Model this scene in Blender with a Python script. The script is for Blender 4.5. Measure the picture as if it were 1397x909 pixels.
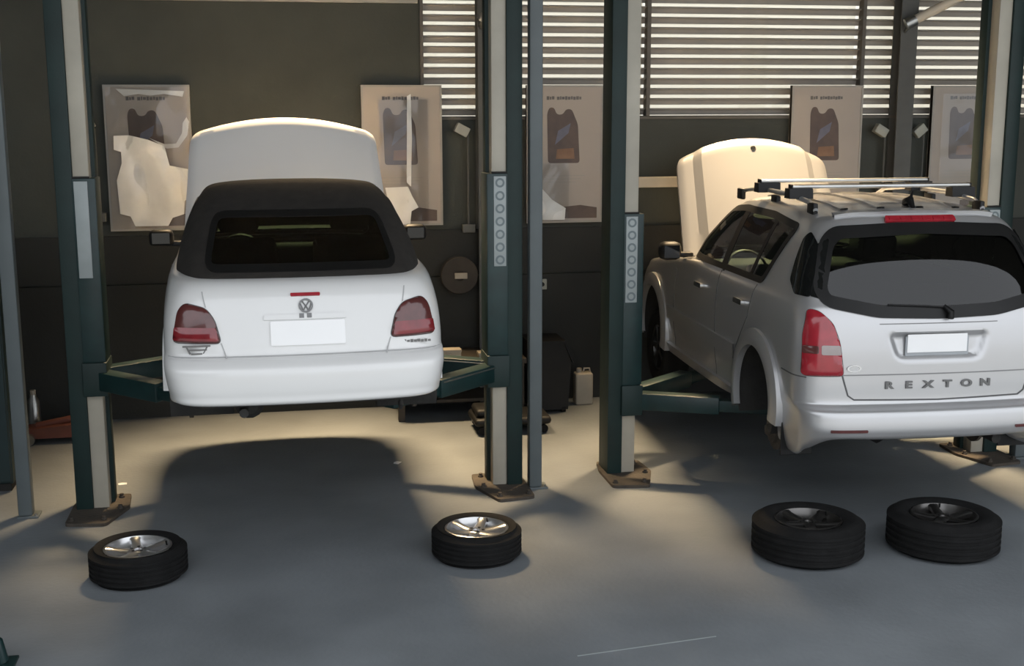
import bpy, bmesh, math, random
import numpy as np
from math import sin, cos, pi, radians as R
from mathutils import Vector, Matrix
from mathutils.bvhtree import BVHTree
from mathutils.geometry import delaunay_2d_cdt

random.seed(4); rng = np.random.default_rng(4)
for o in list(bpy.data.objects): bpy.data.objects.remove(o, do_unlink=True)
S = bpy.context.scene
COL = S.collection

# ------------------------------------------------------------------ camera
PSI, PITCH, ROLL, CAMH, FPX = 0.186122, 0.182271, 0.001748, 2.84325, 1700.0
cam_d = bpy.data.cameras.new('camera'); cam = bpy.data.objects.new('camera', cam_d); COL.objects.link(cam)
cam_d.sensor_fit = 'HORIZONTAL'; cam_d.sensor_width = 36.0; cam_d.lens = FPX / 1397.0 * 36.0
cam_d.clip_start = 0.05; cam_d.clip_end = 300
fw = Vector((sin(PSI)*cos(PITCH), cos(PSI)*cos(PITCH), -sin(PITCH)))
rt = Vector((cos(PSI), -sin(PSI), 0)); up = rt.cross(fw)
rt2 = rt*cos(ROLL) - up*sin(ROLL); up2 = rt*sin(ROLL) + up*cos(ROLL)
m = Matrix((( rt2.x, up2.x, -fw.x, 0), (rt2.y, up2.y, -fw.y, 0), (rt2.z, up2.z, -fw.z, CAMH), (0, 0, 0, 1)))
cam.matrix_world = m
S.camera = cam

# ------------------------------------------------------------------ world, lamps, exposure
W = bpy.data.worlds.new('sky'); S.world = W; W.use_nodes = True
bg = W.node_tree.nodes['Background']
bg.inputs['Color'].default_value = (0.90, 0.94, 1.0, 1); bg.inputs['Strength'].default_value = 1.0

def area(name, loc, target, sx, sy, energy, color, spread=pi):
    d = bpy.data.lights.new(name, 'AREA'); d.shape = 'RECTANGLE'; d.size = sx; d.size_y = sy
    d.energy = energy; d.color = color; d.spread = spread
    o = bpy.data.objects.new(name, d); COL.objects.link(o); o.location = loc
    o.rotation_euler = (Vector(target) - Vector(loc)).to_track_quat('-Z', 'Y').to_euler()
    return o
sd = bpy.data.lights.new('sun', 'SUN'); sd.energy = 4.2; sd.angle = R(1.0); sd.color = (1.0, .95, .86)
sun = bpy.data.objects.new('sun', sd); COL.objects.link(sun)
sun.rotation_euler = Vector((.12, cos(R(79)), -sin(R(79)))).to_track_quat('-Z', 'Y').to_euler()
WARM = (1.0, 0.72, 0.41)
area('high_bay_lamp_a', (0.3, 11.45, 5.4), (0.3, 9.5, 0), 1.2, 0.3, 60, WARM, R(52))
area('high_bay_lamp_b', (4.6, 11.25, 5.4), (4.5, 9.4, 0), 1.3, 0.3, 80, WARM, R(54))

S.view_settings.view_transform = 'Standard'; S.view_settings.look = 'None'
S.view_settings.exposure = 0.92; S.view_settings.gamma = 1.0; S.view_settings.use_curve_mapping = False

# ------------------------------------------------------------------ materials
def mat(name, col, rough=0.6, metal=0.0, coat=0.0, var=0.0, vscale=6.0, bump=0.0, bscale=40.0, col2=None, spec=0.5, detail=4.0):
    m = bpy.data.materials.new(name); m.use_nodes = True
    nt = m.node_tree; b = nt.nodes['Principled BSDF']
    b.inputs['Base Color'].default_value = (*col, 1); b.inputs['Roughness'].default_value = rough
    b.inputs['Metallic'].default_value = metal; b.inputs['Coat Weight'].default_value = coat
    b.inputs['Coat Roughness'].default_value = 0.05; b.inputs['Specular IOR Level'].default_value = spec
    if var > 0 or col2 or bump > 0:
        tc = nt.nodes.new('ShaderNodeTexCoord')
    if var > 0 or col2:
        n = nt.nodes.new('ShaderNodeTexNoise'); n.inputs['Scale'].default_value = vscale; n.inputs['Detail'].default_value = detail
        nt.links.new(tc.outputs['Object'], n.inputs['Vector'])
        r = nt.nodes.new('ShaderNodeValToRGB'); r.color_ramp.elements[0].position = .3; r.color_ramp.elements[1].position = .7
        c2 = col2 or tuple(min(1, c*(1+var)) for c in col); c1 = col if col2 else tuple(c*(1-var) for c in col)
        r.color_ramp.elements[0].color = (*c1, 1); r.color_ramp.elements[1].color = (*c2, 1)
        nt.links.new(n.outputs['Fac'], r.inputs['Fac']); nt.links.new(r.outputs['Color'], b.inputs['Base Color'])
    if bump > 0:
        n2 = nt.nodes.new('ShaderNodeTexNoise'); n2.inputs['Scale'].default_value = bscale; n2.inputs['Detail'].default_value = 3
        nt.links.new(tc.outputs['Object'], n2.inputs['Vector'])
        bp = nt.nodes.new('ShaderNodeBump'); bp.inputs['Strength'].default_value = bump; bp.inputs['Distance'].default_value = 0.02
        nt.links.new(n2.outputs['Fac'], bp.inputs['Height']); nt.links.new(bp.outputs['Normal'], b.inputs['Normal'])
    return m
def glass(name, tint, gloss=0.02, refl=1.45):
    m = bpy.data.materials.new(name); m.use_nodes = True; nt = m.node_tree
    for n in list(nt.nodes): nt.nodes.remove(n)
    out = nt.nodes.new('ShaderNodeOutputMaterial'); mx = nt.nodes.new('ShaderNodeMixShader')
    tr = nt.nodes.new('ShaderNodeBsdfTransparent'); tr.inputs['Color'].default_value = (*tint, 1)
    gl = nt.nodes.new('ShaderNodeBsdfGlossy'); gl.inputs['Roughness'].default_value = gloss
    fr = nt.nodes.new('ShaderNodeFresnel'); fr.inputs['IOR'].default_value = refl
    nt.links.new(fr.outputs[0], mx.inputs[0]); nt.links.new(tr.outputs[0], mx.inputs[1]); nt.links.new(gl.outputs[0], mx.inputs[2])
    nt.links.new(mx.outputs[0], out.inputs[0])
    return m
M = dict(
    floor=mat('painted_concrete', (0.195, 0.212, 0.225), .5, var=.16, vscale=1.3, bump=.12, bscale=30, spec=.35),
    wall=mat('dark_wall_paint', (0.058, 0.062, 0.050), .7, var=.12, vscale=2, bump=.1),
    dado=mat('dado_paint', (0.022, 0.022, 0.018), .7, var=.15, vscale=2, bump=.1),
    ceil=mat('ceiling_sheet', (0.12, 0.12, 0.11), .8, var=.1),
    outwall=mat('neighbour_render', (0.80, 0.78, 0.72), .9, var=.05, vscale=.8),
    ground=mat('yard_asphalt', (0.24, 0.235, 0.22), .9, var=.15),
    slat=mat('blind_slat', (0.40, 0.365, 0.32), .6, var=.1, vscale=3),
    frame=mat('window_frame', (0.13, 0.115, 0.095), .6, var=.1),
    pillar=mat('pillar_paint', (0.11, 0.11, 0.10), .6, var=.1),
    teal=mat('teal_lift_paint', (0.006, 0.022, 0.020), .6, var=.2, vscale=4, bump=.05),
    tealb=mat('teal_arm_paint', (0.007, 0.028, 0.028), .4, var=.2, vscale=8),
    cream=mat('cream_mast', (0.42, 0.39, 0.32), .45, var=.12, vscale=3),
    labelp=mat('label_plate', (0.36, 0.40, 0.40), .4, var=.08),
    labeld=mat('label_mark', (0.16, 0.20, 0.21), .5, var=.05),
    rust=mat('rusty_base', (0.085, 0.068, 0.052), .85, col2=(0.055, 0.047, 0.038), vscale=9, bump=.3),
    greypole=mat('grey_pole_paint', (0.11, 0.13, 0.135), .5, var=.1, vscale=3),
    steel=mat('bare_steel', (0.5, 0.5, 0.48), .35, 1.0, var=.1),
    white=mat('white_car_paint', (0.73, 0.73, 0.72), .35, coat=.8, var=.015, vscale=2),
    silver=mat('silver_car_paint', (0.50, 0.50, 0.505), .34, .55, coat=.7, var=.015, vscale=2),
    hoodcream=mat('pale_hood_paint', (0.66, 0.65, 0.62), .38, .15, coat=.5, var=.015, vscale=2),
    canvas=mat('black_canvas', (0.022, 0.019, 0.016), .85, var=.25, vscale=14, bump=.2, bscale=160),
    black=mat('black_plastic', (0.008, 0.008, 0.008), .5, var=.2, spec=.35),
    under=mat('underbody', (0.02, 0.019, 0.017), .8, var=.3, bump=.3),
    rubber=mat('tyre_rubber', (0.009, 0.009, 0.009), .8, var=.25, vscale=12, bump=.15, bscale=60, spec=.25),
    glassblack=mat('black_glass', (0.008, 0.009, 0.009), .06, var=.05),
    rim=mat('alloy_rim', (0.62, 0.62, 0.62), .28, .9, var=.08),
    rimdark=mat('dark_alloy_rim', (0.13, 0.125, 0.12), .3, .9, var=.1),
    interior=mat('interior_trim', (0.018, 0.020, 0.019), .8, var=.2),
    seat=mat('seat_fabric', (0.03, 0.033, 0.032), .9, var=.2, vscale=20),
    red=mat('red_lens', (0.34, 0.018, 0.03), .18, coat=.6, var=.15, vscale=14),
    redd=mat('dark_red_lens', (0.19, 0.014, 0.02), .18, coat=.6, var=.2, vscale=14),
    smoke=mat('smoked_lens', (0.10, 0.028, 0.026), .2, coat=.6, var=.25, vscale=10),
    clearlens=mat('grey_lens', (0.32, 0.27, 0.26), .2, coat=.6, var=.15),
    plate=mat('number_plate', (0.92, 0.92, 0.92), .6, var=.01),
    plateg=mat('plate_border', (0.36, 0.38, 0.40), .5, var=.05),
    chrome=mat('chrome', (0.72, 0.72, 0.72), .18, 1.0, var=.03),
    badge=mat('dark_badge', (0.16, 0.16, 0.16), .35, .6, var=.05),
    seam=mat('panel_gap', (0.10, 0.10, 0.10), .8, var=.05),
    seaml=mat('panel_gap_pale', (0.42, 0.42, 0.42), .8, var=.05),
    seamg=mat('panel_gap_soft', (0.24, 0.24, 0.24), .8, var=.05),
    poster=mat('poster_paper', (0.46, 0.40, 0.34), .5, var=.05, vscale=2),
    posterf=mat('poster_frame', (0.40, 0.37, 0.32), .4, var=.05),
    ink=mat('poster_ink', (0.17, 0.155, 0.145), .6, var=.1),
    bottle=mat('printed_bottle', (0.085, 0.062, 0.055), .5, col2=(0.15, 0.10, 0.075), vscale=5),
    bottlelab2=mat('printed_label_amber', (0.24, 0.13, 0.07), .5, var=.2, vscale=9),
    bottlelab=mat('printed_label', (0.15, 0.15, 0.20), .5, var=.15, vscale=9),
    paper=mat('pale_metal_box', (0.40, 0.40, 0.34), .5, var=.08),
    canister=mat('pale_plastic', (0.42, 0.37, 0.29), .5, var=.08),
    redpaint=mat('rusty_red', (0.16, 0.05, 0.03), .6, var=.2),
    wood=mat('dark_bench', (0.05, 0.04, 0.03), .7, var=.2),
    cabinet=mat('teal_cabinet', (0.012, 0.030, 0.033), .5, var=.1),
    tubecream=mat('cream_duct', (0.72, 0.63, 0.50), .5, var=.06),
    glass_dark=glass('tinted_glass', (0.09, 0.13, 0.10), .02, 1.6),
    glass_side=glass('side_glass', (0.34, 0.42, 0.37)),
    glass_clear=glass('clear_glass', (0.72, 0.80, 0.74)),
    filmglare=mat('painted_film_glare', (0.88, 0.85, 0.79), .22, var=.05, coat=.5),  # pale colour stands in for the glare on the posters' film
    pane=glass('window_pane', (0.93, 0.92, 0.88)),
    film=glass('film_and_glare', (0.96, 0.95, 0.93), .08, 1.6),
)

# ------------------------------------------------------------------ mesh helpers
def tagp(o, label=None, cat=None, group=None, kind=None):
    if label: o['label'] = label
    if cat: o['category'] = cat
    if group: o['group'] = group
    if kind: o['kind'] = kind
    return o
def link(name, me, mt=None, parent=None, smooth=None):
    o = bpy.data.objects.new(name, me); COL.objects.link(o)
    if mt is not None and len(me.materials) == 0: me.materials.append(mt)
    if parent is not None: o.parent = parent
    return o
def mesh(name, V, F, mt, parent=None, smooth=False, angle=40):
    me = bpy.data.meshes.new(name); me.from_pydata([tuple(v) for v in V], [], F); me.update()
    if smooth:
        me.polygons.foreach_set('use_smooth', [True]*len(me.polygons))
        try: me.set_sharp_from_angle(angle=R(angle))
        except Exception: pass
    return link(name, me, mt, parent)
def empty(name, loc, rz=0.0):
    o = bpy.data.objects.new(name, None); COL.objects.link(o); o.location = loc; o.rotation_euler = (0, 0, rz)
    o.empty_display_size = .1
    return o
class MB:
    def __init__(s): s.V = []; s.F = []
    def add(s, V, F):
        b = len(s.V); s.V += [tuple(v) for v in V]; s.F += [tuple(i+b for i in f) for f in F]; return s
    def box(s, x0, x1, y0, y1, z0, z1, bev=0.0):
        if bev <= 0:
            V = [(x, y, z) for z in (z0, z1) for y in (y0, y1) for x in (x0, x1)]
            return s.add(V, [(0,2,3,1),(4,5,7,6),(0,1,5,4),(2,6,7,3),(0,4,6,2),(1,3,7,5)])
        bm = bmesh.new(); bmesh.ops.create_cube(bm, size=1)
        for v in bm.verts:
            v.co = Vector(((x0+x1)/2+v.co.x*(x1-x0), (y0+y1)/2+v.co.y*(y1-y0), (z0+z1)/2+v.co.z*(z1-z0)))
        bmesh.ops.bevel(bm, geom=bm.edges[:], offset=bev, segments=2, affect='EDGES', profile=.5)
        bm.verts.index_update(); s.add([v.co for v in bm.verts], [[v.index for v in f.verts] for f in bm.faces]); bm.free(); return s
    def tube(s, pts, r, n=10, caps=True):
        pts = [Vector(p) for p in pts]; rs = r if isinstance(r, (list, tuple)) else [r]*len(pts)
        V = []; F = []; ref = None
        for i, p in enumerate(pts):
            d = (pts[min(i+1, len(pts)-1)] - pts[max(i-1, 0)]).normalized()
            if ref is None: ref = Vector((0,0,1)) if abs(d.z) < .9 else Vector((1,0,0))
            a = d.cross(ref).normalized(); b = a.cross(d).normalized(); ref = b
            for k in range(n):
                t = 2*pi*k/n; V.append(p + (a*cos(t)+b*sin(t))*rs[i])
        for i in range(len(pts)-1):
            for k in range(n):
                F.append((i*n+k, i*n+(k+1)%n, (i+1)*n+(k+1)%n, (i+1)*n+k))
        if caps: F.append(tuple(range(n-1, -1, -1))); F.append(tuple(range((len(pts)-1)*n, len(pts)*n)))
        return s.add(V, F)
    def lathe(s, prof, n=48, center=(0,0,0), axis='z', closed=False):
        V = []; F = []; c = Vector(center)
        for k in range(n):
            t = 2*pi*k/n
            for r, h in prof:
                if axis == 'z': v = Vector((r*cos(t), r*sin(t), h))
                elif axis == 'y': v = Vector((r*cos(t), h, r*sin(t)))
                else: v = Vector((h, r*cos(t), r*sin(t)))
                V.append(c+v)
        p = len(prof)
        for k in range(n):
            k2 = (k+1) % n
            for i in range(p if closed else p-1):
                j = (i+1) % p
                F.append((k*p+i, k2*p+i, k2*p+j, k*p+j))
        return s.add(V, F)
    def prism(s, poly, h0, h1, axis='z'):
        n = len(poly)
        f = dict(z=lambda a,b,h:(a,b,h), y=lambda a,b,h:(a,h,b), x=lambda a,b,h:(h,a,b))[axis]
        V = [f(a,b,h0) for a,b in poly] + [f(a,b,h1) for a,b in poly]
        F = [tuple(range(n-1,-1,-1)), tuple(range(n,2*n))] + [(i,(i+1)%n,n+(i+1)%n,n+i) for i in range(n)]
        return s.add(V, F)
    def xform(s, mtx):
        s.V = [tuple(mtx @ Vector(v)) for v in s.V]; return s
    def build(s, name, mt, parent=None, smooth=False, angle=40):
        me = bpy.data.meshes.new(name); me.from_pydata(s.V, [], s.F); me.update()
        bm = bmesh.new(); bm.from_mesh(me); bmesh.ops.recalc_face_normals(bm, faces=bm.faces); bm.to_mesh(me); bm.free()
        if smooth:
            me.polygons.foreach_set('use_smooth', [True]*len(me.polygons)); me.set_sharp_from_angle(angle=R(angle))
        return link(name, me, mt, parent)
def copy_tree(o, parent=None):
    c = o.copy(); COL.objects.link(c); c.parent = parent
    for ch in list(o.children): copy_tree(ch, c)
    return c
def rounded(poly, r, n=4):
    out = []; k = len(poly)
    for i in range(k):
        p0, p1, p2 = Vector(poly[i-1]), Vector(poly[i]), Vector(poly[(i+1) % k])
        a = (p0-p1); b = (p2-p1); ra = min(r, a.length*.45); rb = min(r, b.length*.45)
        q0 = p1+a.normalized()*ra; q2 = p1+b.normalized()*rb
        for j in range(n+1):
            t = j/n; q = q0*(1-t)**2 + p1*2*t*(1-t) + q2*t*t; out.append((q.x, q.y))
    return out
def inpoly(P, poly):
    x = P[:, 0]; y = P[:, 1]; res = np.zeros(len(P), bool); n = len(poly); j = n-1
    for i in range(n):
        xi, yi = poly[i]; xj, yj = poly[j]
        if yi != yj:
            c = ((yi > y) != (yj > y)) & (x < (xj-xi)*(y-yi)/(yj-yi)+xi); res ^= c
        j = i
    return res

# ------------------------------------------------------------------ the room
YW = 11.61
def struct(o): o['kind'] = 'structure'; return o
struct(MB().box(-9, 14, 1.0, YW, -0.2, 0).build('floor', M['floor']))
struct(MB().box(-40, 45, -40, 1.0, -0.25, -0.02).build('ground_yard', M['ground']))
struct(MB().box(-40, 45, YW+.3, 40, -0.25, -0.02).build('ground_lane', M['ground']))
WX0, WX1, WZ0, WZ1 = 1.335, 9.2, 2.725, 3.98
wb = MB().box(-9, 14, YW, YW+.25, 0, WZ0).box(-9, WX0, YW, YW+.25, WZ0, 5.6).box(WX0, 14, YW, YW+.25, WZ1, 5.6).box(WX1, 14, YW, YW+.25, WZ0, WZ1)
wall = struct(wb.build('wall_back', M['wall']))
MB().box(-9, 14, YW-.03, YW-.001, 0.0, 1.235).build('dado_panel', M['dado'], wall)
MB().box(-9, 14, YW-.035, YW-.001, 1.25, 1.68).build('dado_panel', M['dado'], wall)
struct(MB().box(-9.2, -9, -2.7, YW+.25, -.02, 5.6).build('wall_left', M['wall']))
struct(MB().box(-9, -2.2, -2.7, -2.5, -.02, 5.6).build('light_blocker_wall', M['wall']))  # unseen wall added to keep sky light off the cars' left sides
struct(MB().box(14, 14.2, 1.0, YW+.25, 0, 5.6).build('wall_right', M['wall']))
struct(MB().box(-9.2, 14.2, 4.2, YW+.25, 5.6, 5.8).build('ceiling', M['ceil']))
struct(MB().box(-9, WX0-.02, YW-.05, YW, 3.735, 3.80).build('trim_1', M['posterf']))
# neighbour's pale wall beyond the blinds
struct(MB().box(-15, 30, 17.0, 17.3, -.02, 7.5).build('wall_neighbour', M['outwall']))
# blinds: every slat is a piece of the window
win = struct(empty('window_1', (WX0, YW, WZ0)))
def wpart(mb, name, mt):
    o = mb.build(name, mt, win); o.location = (-WX0, -YW, -WZ0); return o
mull = [(1.335, 1.365), (3.485, 3.52), (5.655, 5.69), (7.80, 7.84), (9.17, 9.2)]
for a, b in mull: wpart(MB().box(a, b, YW-.02, YW+.08, WZ0, WZ1), 'mullion', M['frame'])
wpart(MB().box(WX0, WX1, YW-.03, YW+.1, WZ0-.03, WZ0-.005), 'sill', M['frame'])
bays = [(1.365, 3.485), (3.52, 5.655), (5.69, 7.80), (7.84, 9.17)]
for a, b in bays: wpart(MB().box(a, b, YW+.16, YW+.166, WZ0, WZ1), 'pane', M['pane'])
npitch = .0945
for a, b in bays:
    base = None
    for i in range(13):
        z = WZ0 + .040 + i*npitch
        if base is None:
            # a tilted, slightly curved slat
            pr = [(-.030, .024), (-.010, .032), (.014, .016), (.030, -.029), (.027, -.031), (.011, .011), (-.010, .027), (-.030, .019)]
            mb = MB().prism([(y, zz) for y, zz in pr], a, b, 'x'); base = mb.build('slat', M['slat'], win)
            o = base
        else:
            o = base.copy(); COL.objects.link(o); o.parent = win
        o.location = (-WX0, .055, z - WZ0)
jt = MB().box(-.40, .40, -.004, .004, .0005, .002).build('floor_joint', M['labelp'], bpy.data.objects['floor']); jt.location = (1.86, 5.98, 0); jt.rotation_euler = (0, 0, .12)
# columns standing against the wall
for i, (a, b) in enumerate(((1.844, 2.008), (5.98, 6.152))):
    mb = MB().box(a, b, YW-.17, YW-.155, 0, 5.6).box(a, b, YW-.015, YW, 0, 5.6).box((a+b)/2-.008, (a+b)/2+.008, YW-.155, YW-.015, 0, 5.6)
    struct(mb.build('trim_%d' % (i+2), M['pillar']))
struct(MB().box(3.2, 4.9, YW-.10, YW-.036, 2.05, 2.15, .008).build('trim_4', M['tubecream']))

# ------------------------------------------------------------------ car tools
FR = [0, 0, 0, 0, 0, .24, .44, .62, .80, 0, 0, 0]
def ring(lv):
    xr, wr, w, zr, zm, zf, xf, wf = lv
    L = xf-xr; k = min(1.0, L/2.4)
    P = [(xr, 0, zr), (xr+.012*k, .45*wr, zr), (xr+.05*k, .84*wr, zr), (xr+.16*k, wr, zr), (xr+.42*k, wr+(w-wr)*.75, zr+(zm-zr)*.3),
         (xr+L*.26, w, zr+(zm-zr)*.7), (xr+L*.45, w, zm), (xr+L*.64, w, zm), (xr+L*.81, wf+(w-wf)*.75, zm+(zf-zm)*.5),
         (xf-.22*k, wf*.98, zf), (xf-.05*k, wf*.62, zf), (xf, 0, zf)]
    return P
def catmull(A, n, mir0, mir1):
    # A: (K, ..., 3) along the first axis; mirK: the padding point at that end is the mirror image across y=0
    mz = np.array([1, -1, 1.0])
    p0 = A[1]*mz if mir0 else 2*A[0]-A[1]
    p1 = A[-2]*mz if mir1 else 2*A[-1]-A[-2]
    B = np.concatenate([p0[None], A, p1[None]]); out = []
    for i in range(len(A)-1):
        a, b, c, d = B[i], B[i+1], B[i+2], B[i+3]
        for t in np.linspace(0, 1, n, endpoint=False):
            out.append(.5*((2*b)+(-a+c)*t+(2*a-5*b+4*c-d)*t*t+(-a+3*b-3*c+d)*t**3))
    out.append(A[-1]); return np.array(out)
def shell(levels, nl, nc, tweak=None, deform=None):
    C = np.array([ring(l) for l in levels], float)
    if tweak: tweak(C)
    G = catmull(C, nl, False, True)
    G = np.swapaxes(catmull(np.swapaxes(G, 0, 1), nc, True, True), 0, 1)
    G[:, 0, 1] = 0; G[:, -1, 1] = 0
    if abs(levels[-1][2]) < 1e-6: G[-1, :, 1] = 0
    l, c, _ = G.shape
    if deform is not None: G = deform(G.reshape(-1, 3)).reshape(l, c, 3)
    V = G.reshape(-1, 3); idx = np.arange(l*c).reshape(l, c)
    F = np.stack([idx[:-1, :-1], idx[:-1, 1:], idx[1:, 1:], idx[1:, :-1]], -1).reshape(-1, 4)
    V2 = V*np.array([1, -1, 1]); F2 = F[:, ::-1]+len(V)
    bm = bmesh.new()
    vs = [bm.verts.new(v) for v in np.concatenate([V, V2])]
    for f in np.concatenate([F, F2]):
        try: bm.faces.new([vs[i] for i in f])
        except ValueError: pass
    bmesh.ops.remove_doubles(bm, verts=bm.verts[:], dist=.0005)
    bmesh.ops.dissolve_degenerate(bm, dist=.0002, edges=bm.edges[:])
    bm.normal_update()
    cen = sum((f.calc_center_median() for f in bm.faces), Vector())/len(bm.faces)
    if sum(1 if (f.calc_center_median()-cen).dot(f.normal) > 0 else -1 for f in bm.faces) < 0:
        bmesh.ops.reverse_faces(bm, faces=bm.faces[:])
    bm.normal_update()
    return bm
def cut(bm, preds):
    fs = bm.faces[:]; C = np.array([f.calc_center_median() for f in fs]); N = np.array([f.normal for f in fs])
    kill = np.zeros(len(fs), bool)
    for p in preds: kill |= p(C, N)
    bmesh.ops.delete(bm, geom=[f for f, k in zip(fs, kill) if k], context='FACES')
def bm_obj(bm, name, mt, parent, angle=35):
    me = bpy.data.meshes.new(name); bm.to_mesh(me)
    me.polygons.foreach_set('use_smooth', [True]*len(me.polygons)); me.set_sharp_from_angle(angle=R(angle))
    return link(name, me, mt, parent)
class Drape:
    """lays outlines given in a projection onto a body surface"""
    def __init__(s, bm): s.t = BVHTree.FromBMesh(bm)
    AX = dict(L=(lambda a, b: Vector((a, 3, b)), Vector((0, -1, 0))), R=(lambda a, b: Vector((a, -3, b)), Vector((0, 1, 0))),
              B=(lambda a, b: Vector((-2, a, b)), Vector((1, 0, 0))), F=(lambda a, b: Vector((8, a, b)), Vector((-1, 0, 0))),
              T=(lambda a, b: Vector((a, b, 4)), Vector((0, 0, -1))))
    def hit(s, ax, a, b, off):
        f, d = s.AX[ax]; o = f(a, b); loc, n, i, dist = s.t.ray_cast(o, d)
        if loc is None:
            loc, n, i, dist = s.t.find_nearest(o + d*2.2)
        if n.dot(d) > 0: n = -n
        return loc + n*off, n
    def patch(s, name, ax, poly, off, mt, parent, thick=.012, step=.05, bulge=0.0, fit=False):
        pts = [Vector(p) for p in poly]; dense = []
        for i in range(len(pts)):
            a, b = pts[i], pts[(i+1) % len(pts)]; n = max(1, int((b-a).length/step))
            for k in range(n): dense.append(a.lerp(b, k/n))
        nb = len(dense); arr = np.array([(p.x, p.y) for p in dense])
        gx = np.arange(arr[:, 0].min()+step*.5, arr[:, 0].max(), step); gy = np.arange(arr[:, 1].min()+step*.5, arr[:, 1].max(), step)
        g = np.array([(x, y) for x in gx for y in gy]).reshape(-1, 2)
        if len(g):
            g = g[inpoly(g, [tuple(p) for p in arr])]
            if len(g):
                dd = np.sqrt(((g[:, None]-arr[None])**2).sum(-1)).min(1); g = g[dd > step*.35]
        allp = dense + [Vector(p) for p in g]
        v2, e2, f2, ov, oe, of = delaunay_2d_cdt(allp, [(i, (i+1) % nb) for i in range(nb)], [list(range(nb))], 1, 1e-6)
        V = []; Nn = []
        bset = set()
        for i, p in enumerate(v2):
            isb = any(k < nb for k in ov[i])
            if isb: bset.add(i)
            q, n = s.hit(ax, p.x, p.y, off + (0 if isb else bulge)); V.append(q); Nn.append(n)
        if fit:
            # one smooth pane: a low-order surface through the draped points
            A = np.array([(p.y, p.z) for p in V]); X = np.array([p.x for p in V]); zc = A[:, 1].mean(); u = A[:, 0]; w_ = A[:, 1]-zc
            B_ = np.stack([np.ones(len(u)), w_, w_**2, u**2, u**2*w_, u**4, w_**3], 1); co = np.linalg.lstsq(B_, X, rcond=None)[0]
            X2 = B_@co
            for p, x2 in zip(V, X2): p.x = x2+.004
        F = [list(f) for f in f2]
        ec = {}
        for f in F:
            for i in range(len(f)):
                e = (f[i], f[(i+1) % len(f)]); ec[e] = 1
        be = [e for e in ec if (e[1], e[0]) not in ec]; mp = {}
        for a, b in be:
            for i in (a, b):
                if i not in mp: mp[i] = len(V); V.append(V[i]-Nn[i]*thick)
        F += [[b, a, mp[a], mp[b]] for a, b in be]
        mb = MB(); mb.add(V, F); return mb.build(name, mt, parent, smooth=True, angle=50)
    def ribbon(s, name, ax, pts, width, off, mt, parent, closed=False, thick=.006, step=.04):
        P = [Vector(p) for p in pts]; dense = []; n = len(P)
        for i in range(n if closed else n-1):
            a, b = P[i], P[(i+1) % n]; k = max(1, int((b-a).length/step))
            dense += [a.lerp(b, j/k) for j in range(k)]
        if not closed: dense.append(P[-1])
        n = len(dense); V = []; F = []
        for i in range(n):
            p, q = (dense[i-1], dense[(i+1) % n]) if closed else (dense[max(0, i-1)], dense[min(n-1, i+1)])
            d = (q-p).normalized(); nn = Vector((-d.y, d.x))*width/2
            a, na = s.hit(ax, dense[i].x+nn.x, dense[i].y+nn.y, off); b, nb_ = s.hit(ax, dense[i].x-nn.x, dense[i].y-nn.y, off)
            V += [a, b, a-na*thick, b-nb_*thick]
        for i in range(n if closed else n-1):
            j = (i+1) % n; a = 4*i; b = 4*j
            F += [(a, a+1, b+1, b), (a, b, b+2, a+2), (a+1, a+3, b+3, b+1)]
        mb = MB(); mb.add(V, F); return mb.build(name, mt, parent, smooth=True, angle=50)
def mirror(poly): return [(-a, b) for a, b in poly]
def text_mesh(name, body, size, depth, mtx, mt, parent, spacing=1.0, squash=1.0):
    c = bpy.data.curves.new(name, 'FONT'); c.body = body; c.size = size; c.offset = size*.04; c.extrude = depth; c.align_x = 'CENTER'; c.align_y = 'CENTER'; c.space_character = spacing
    o = bpy.data.objects.new(name, c); COL.objects.link(o)
    dg = bpy.context.evaluated_depsgraph_get(); me = bpy.data.meshes.new_from_object(o.evaluated_get(dg))
    bpy.data.objects.remove(o, do_unlink=True); bpy.data.curves.remove(c)
    me.transform(Matrix.Diagonal((1, squash, 1, 1))); me.transform(mtx); me.name = name; me.materials.clear()
    return link(name, me, mt, parent)
# text facing the rear of a car: text x -> -y (reads left to right seen from behind), text y -> z, normal -> -x
def rear_frame(x, y, z, tilt=0.0):
    return Matrix.Translation((x, y, z)) @ Matrix.Rotation(tilt, 4, 'Y') @ Matrix(((0, 0, -1, 0), (-1, 0, 0, 0), (0, 1, 0, 0), (0, 0, 0, 1)))

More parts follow.
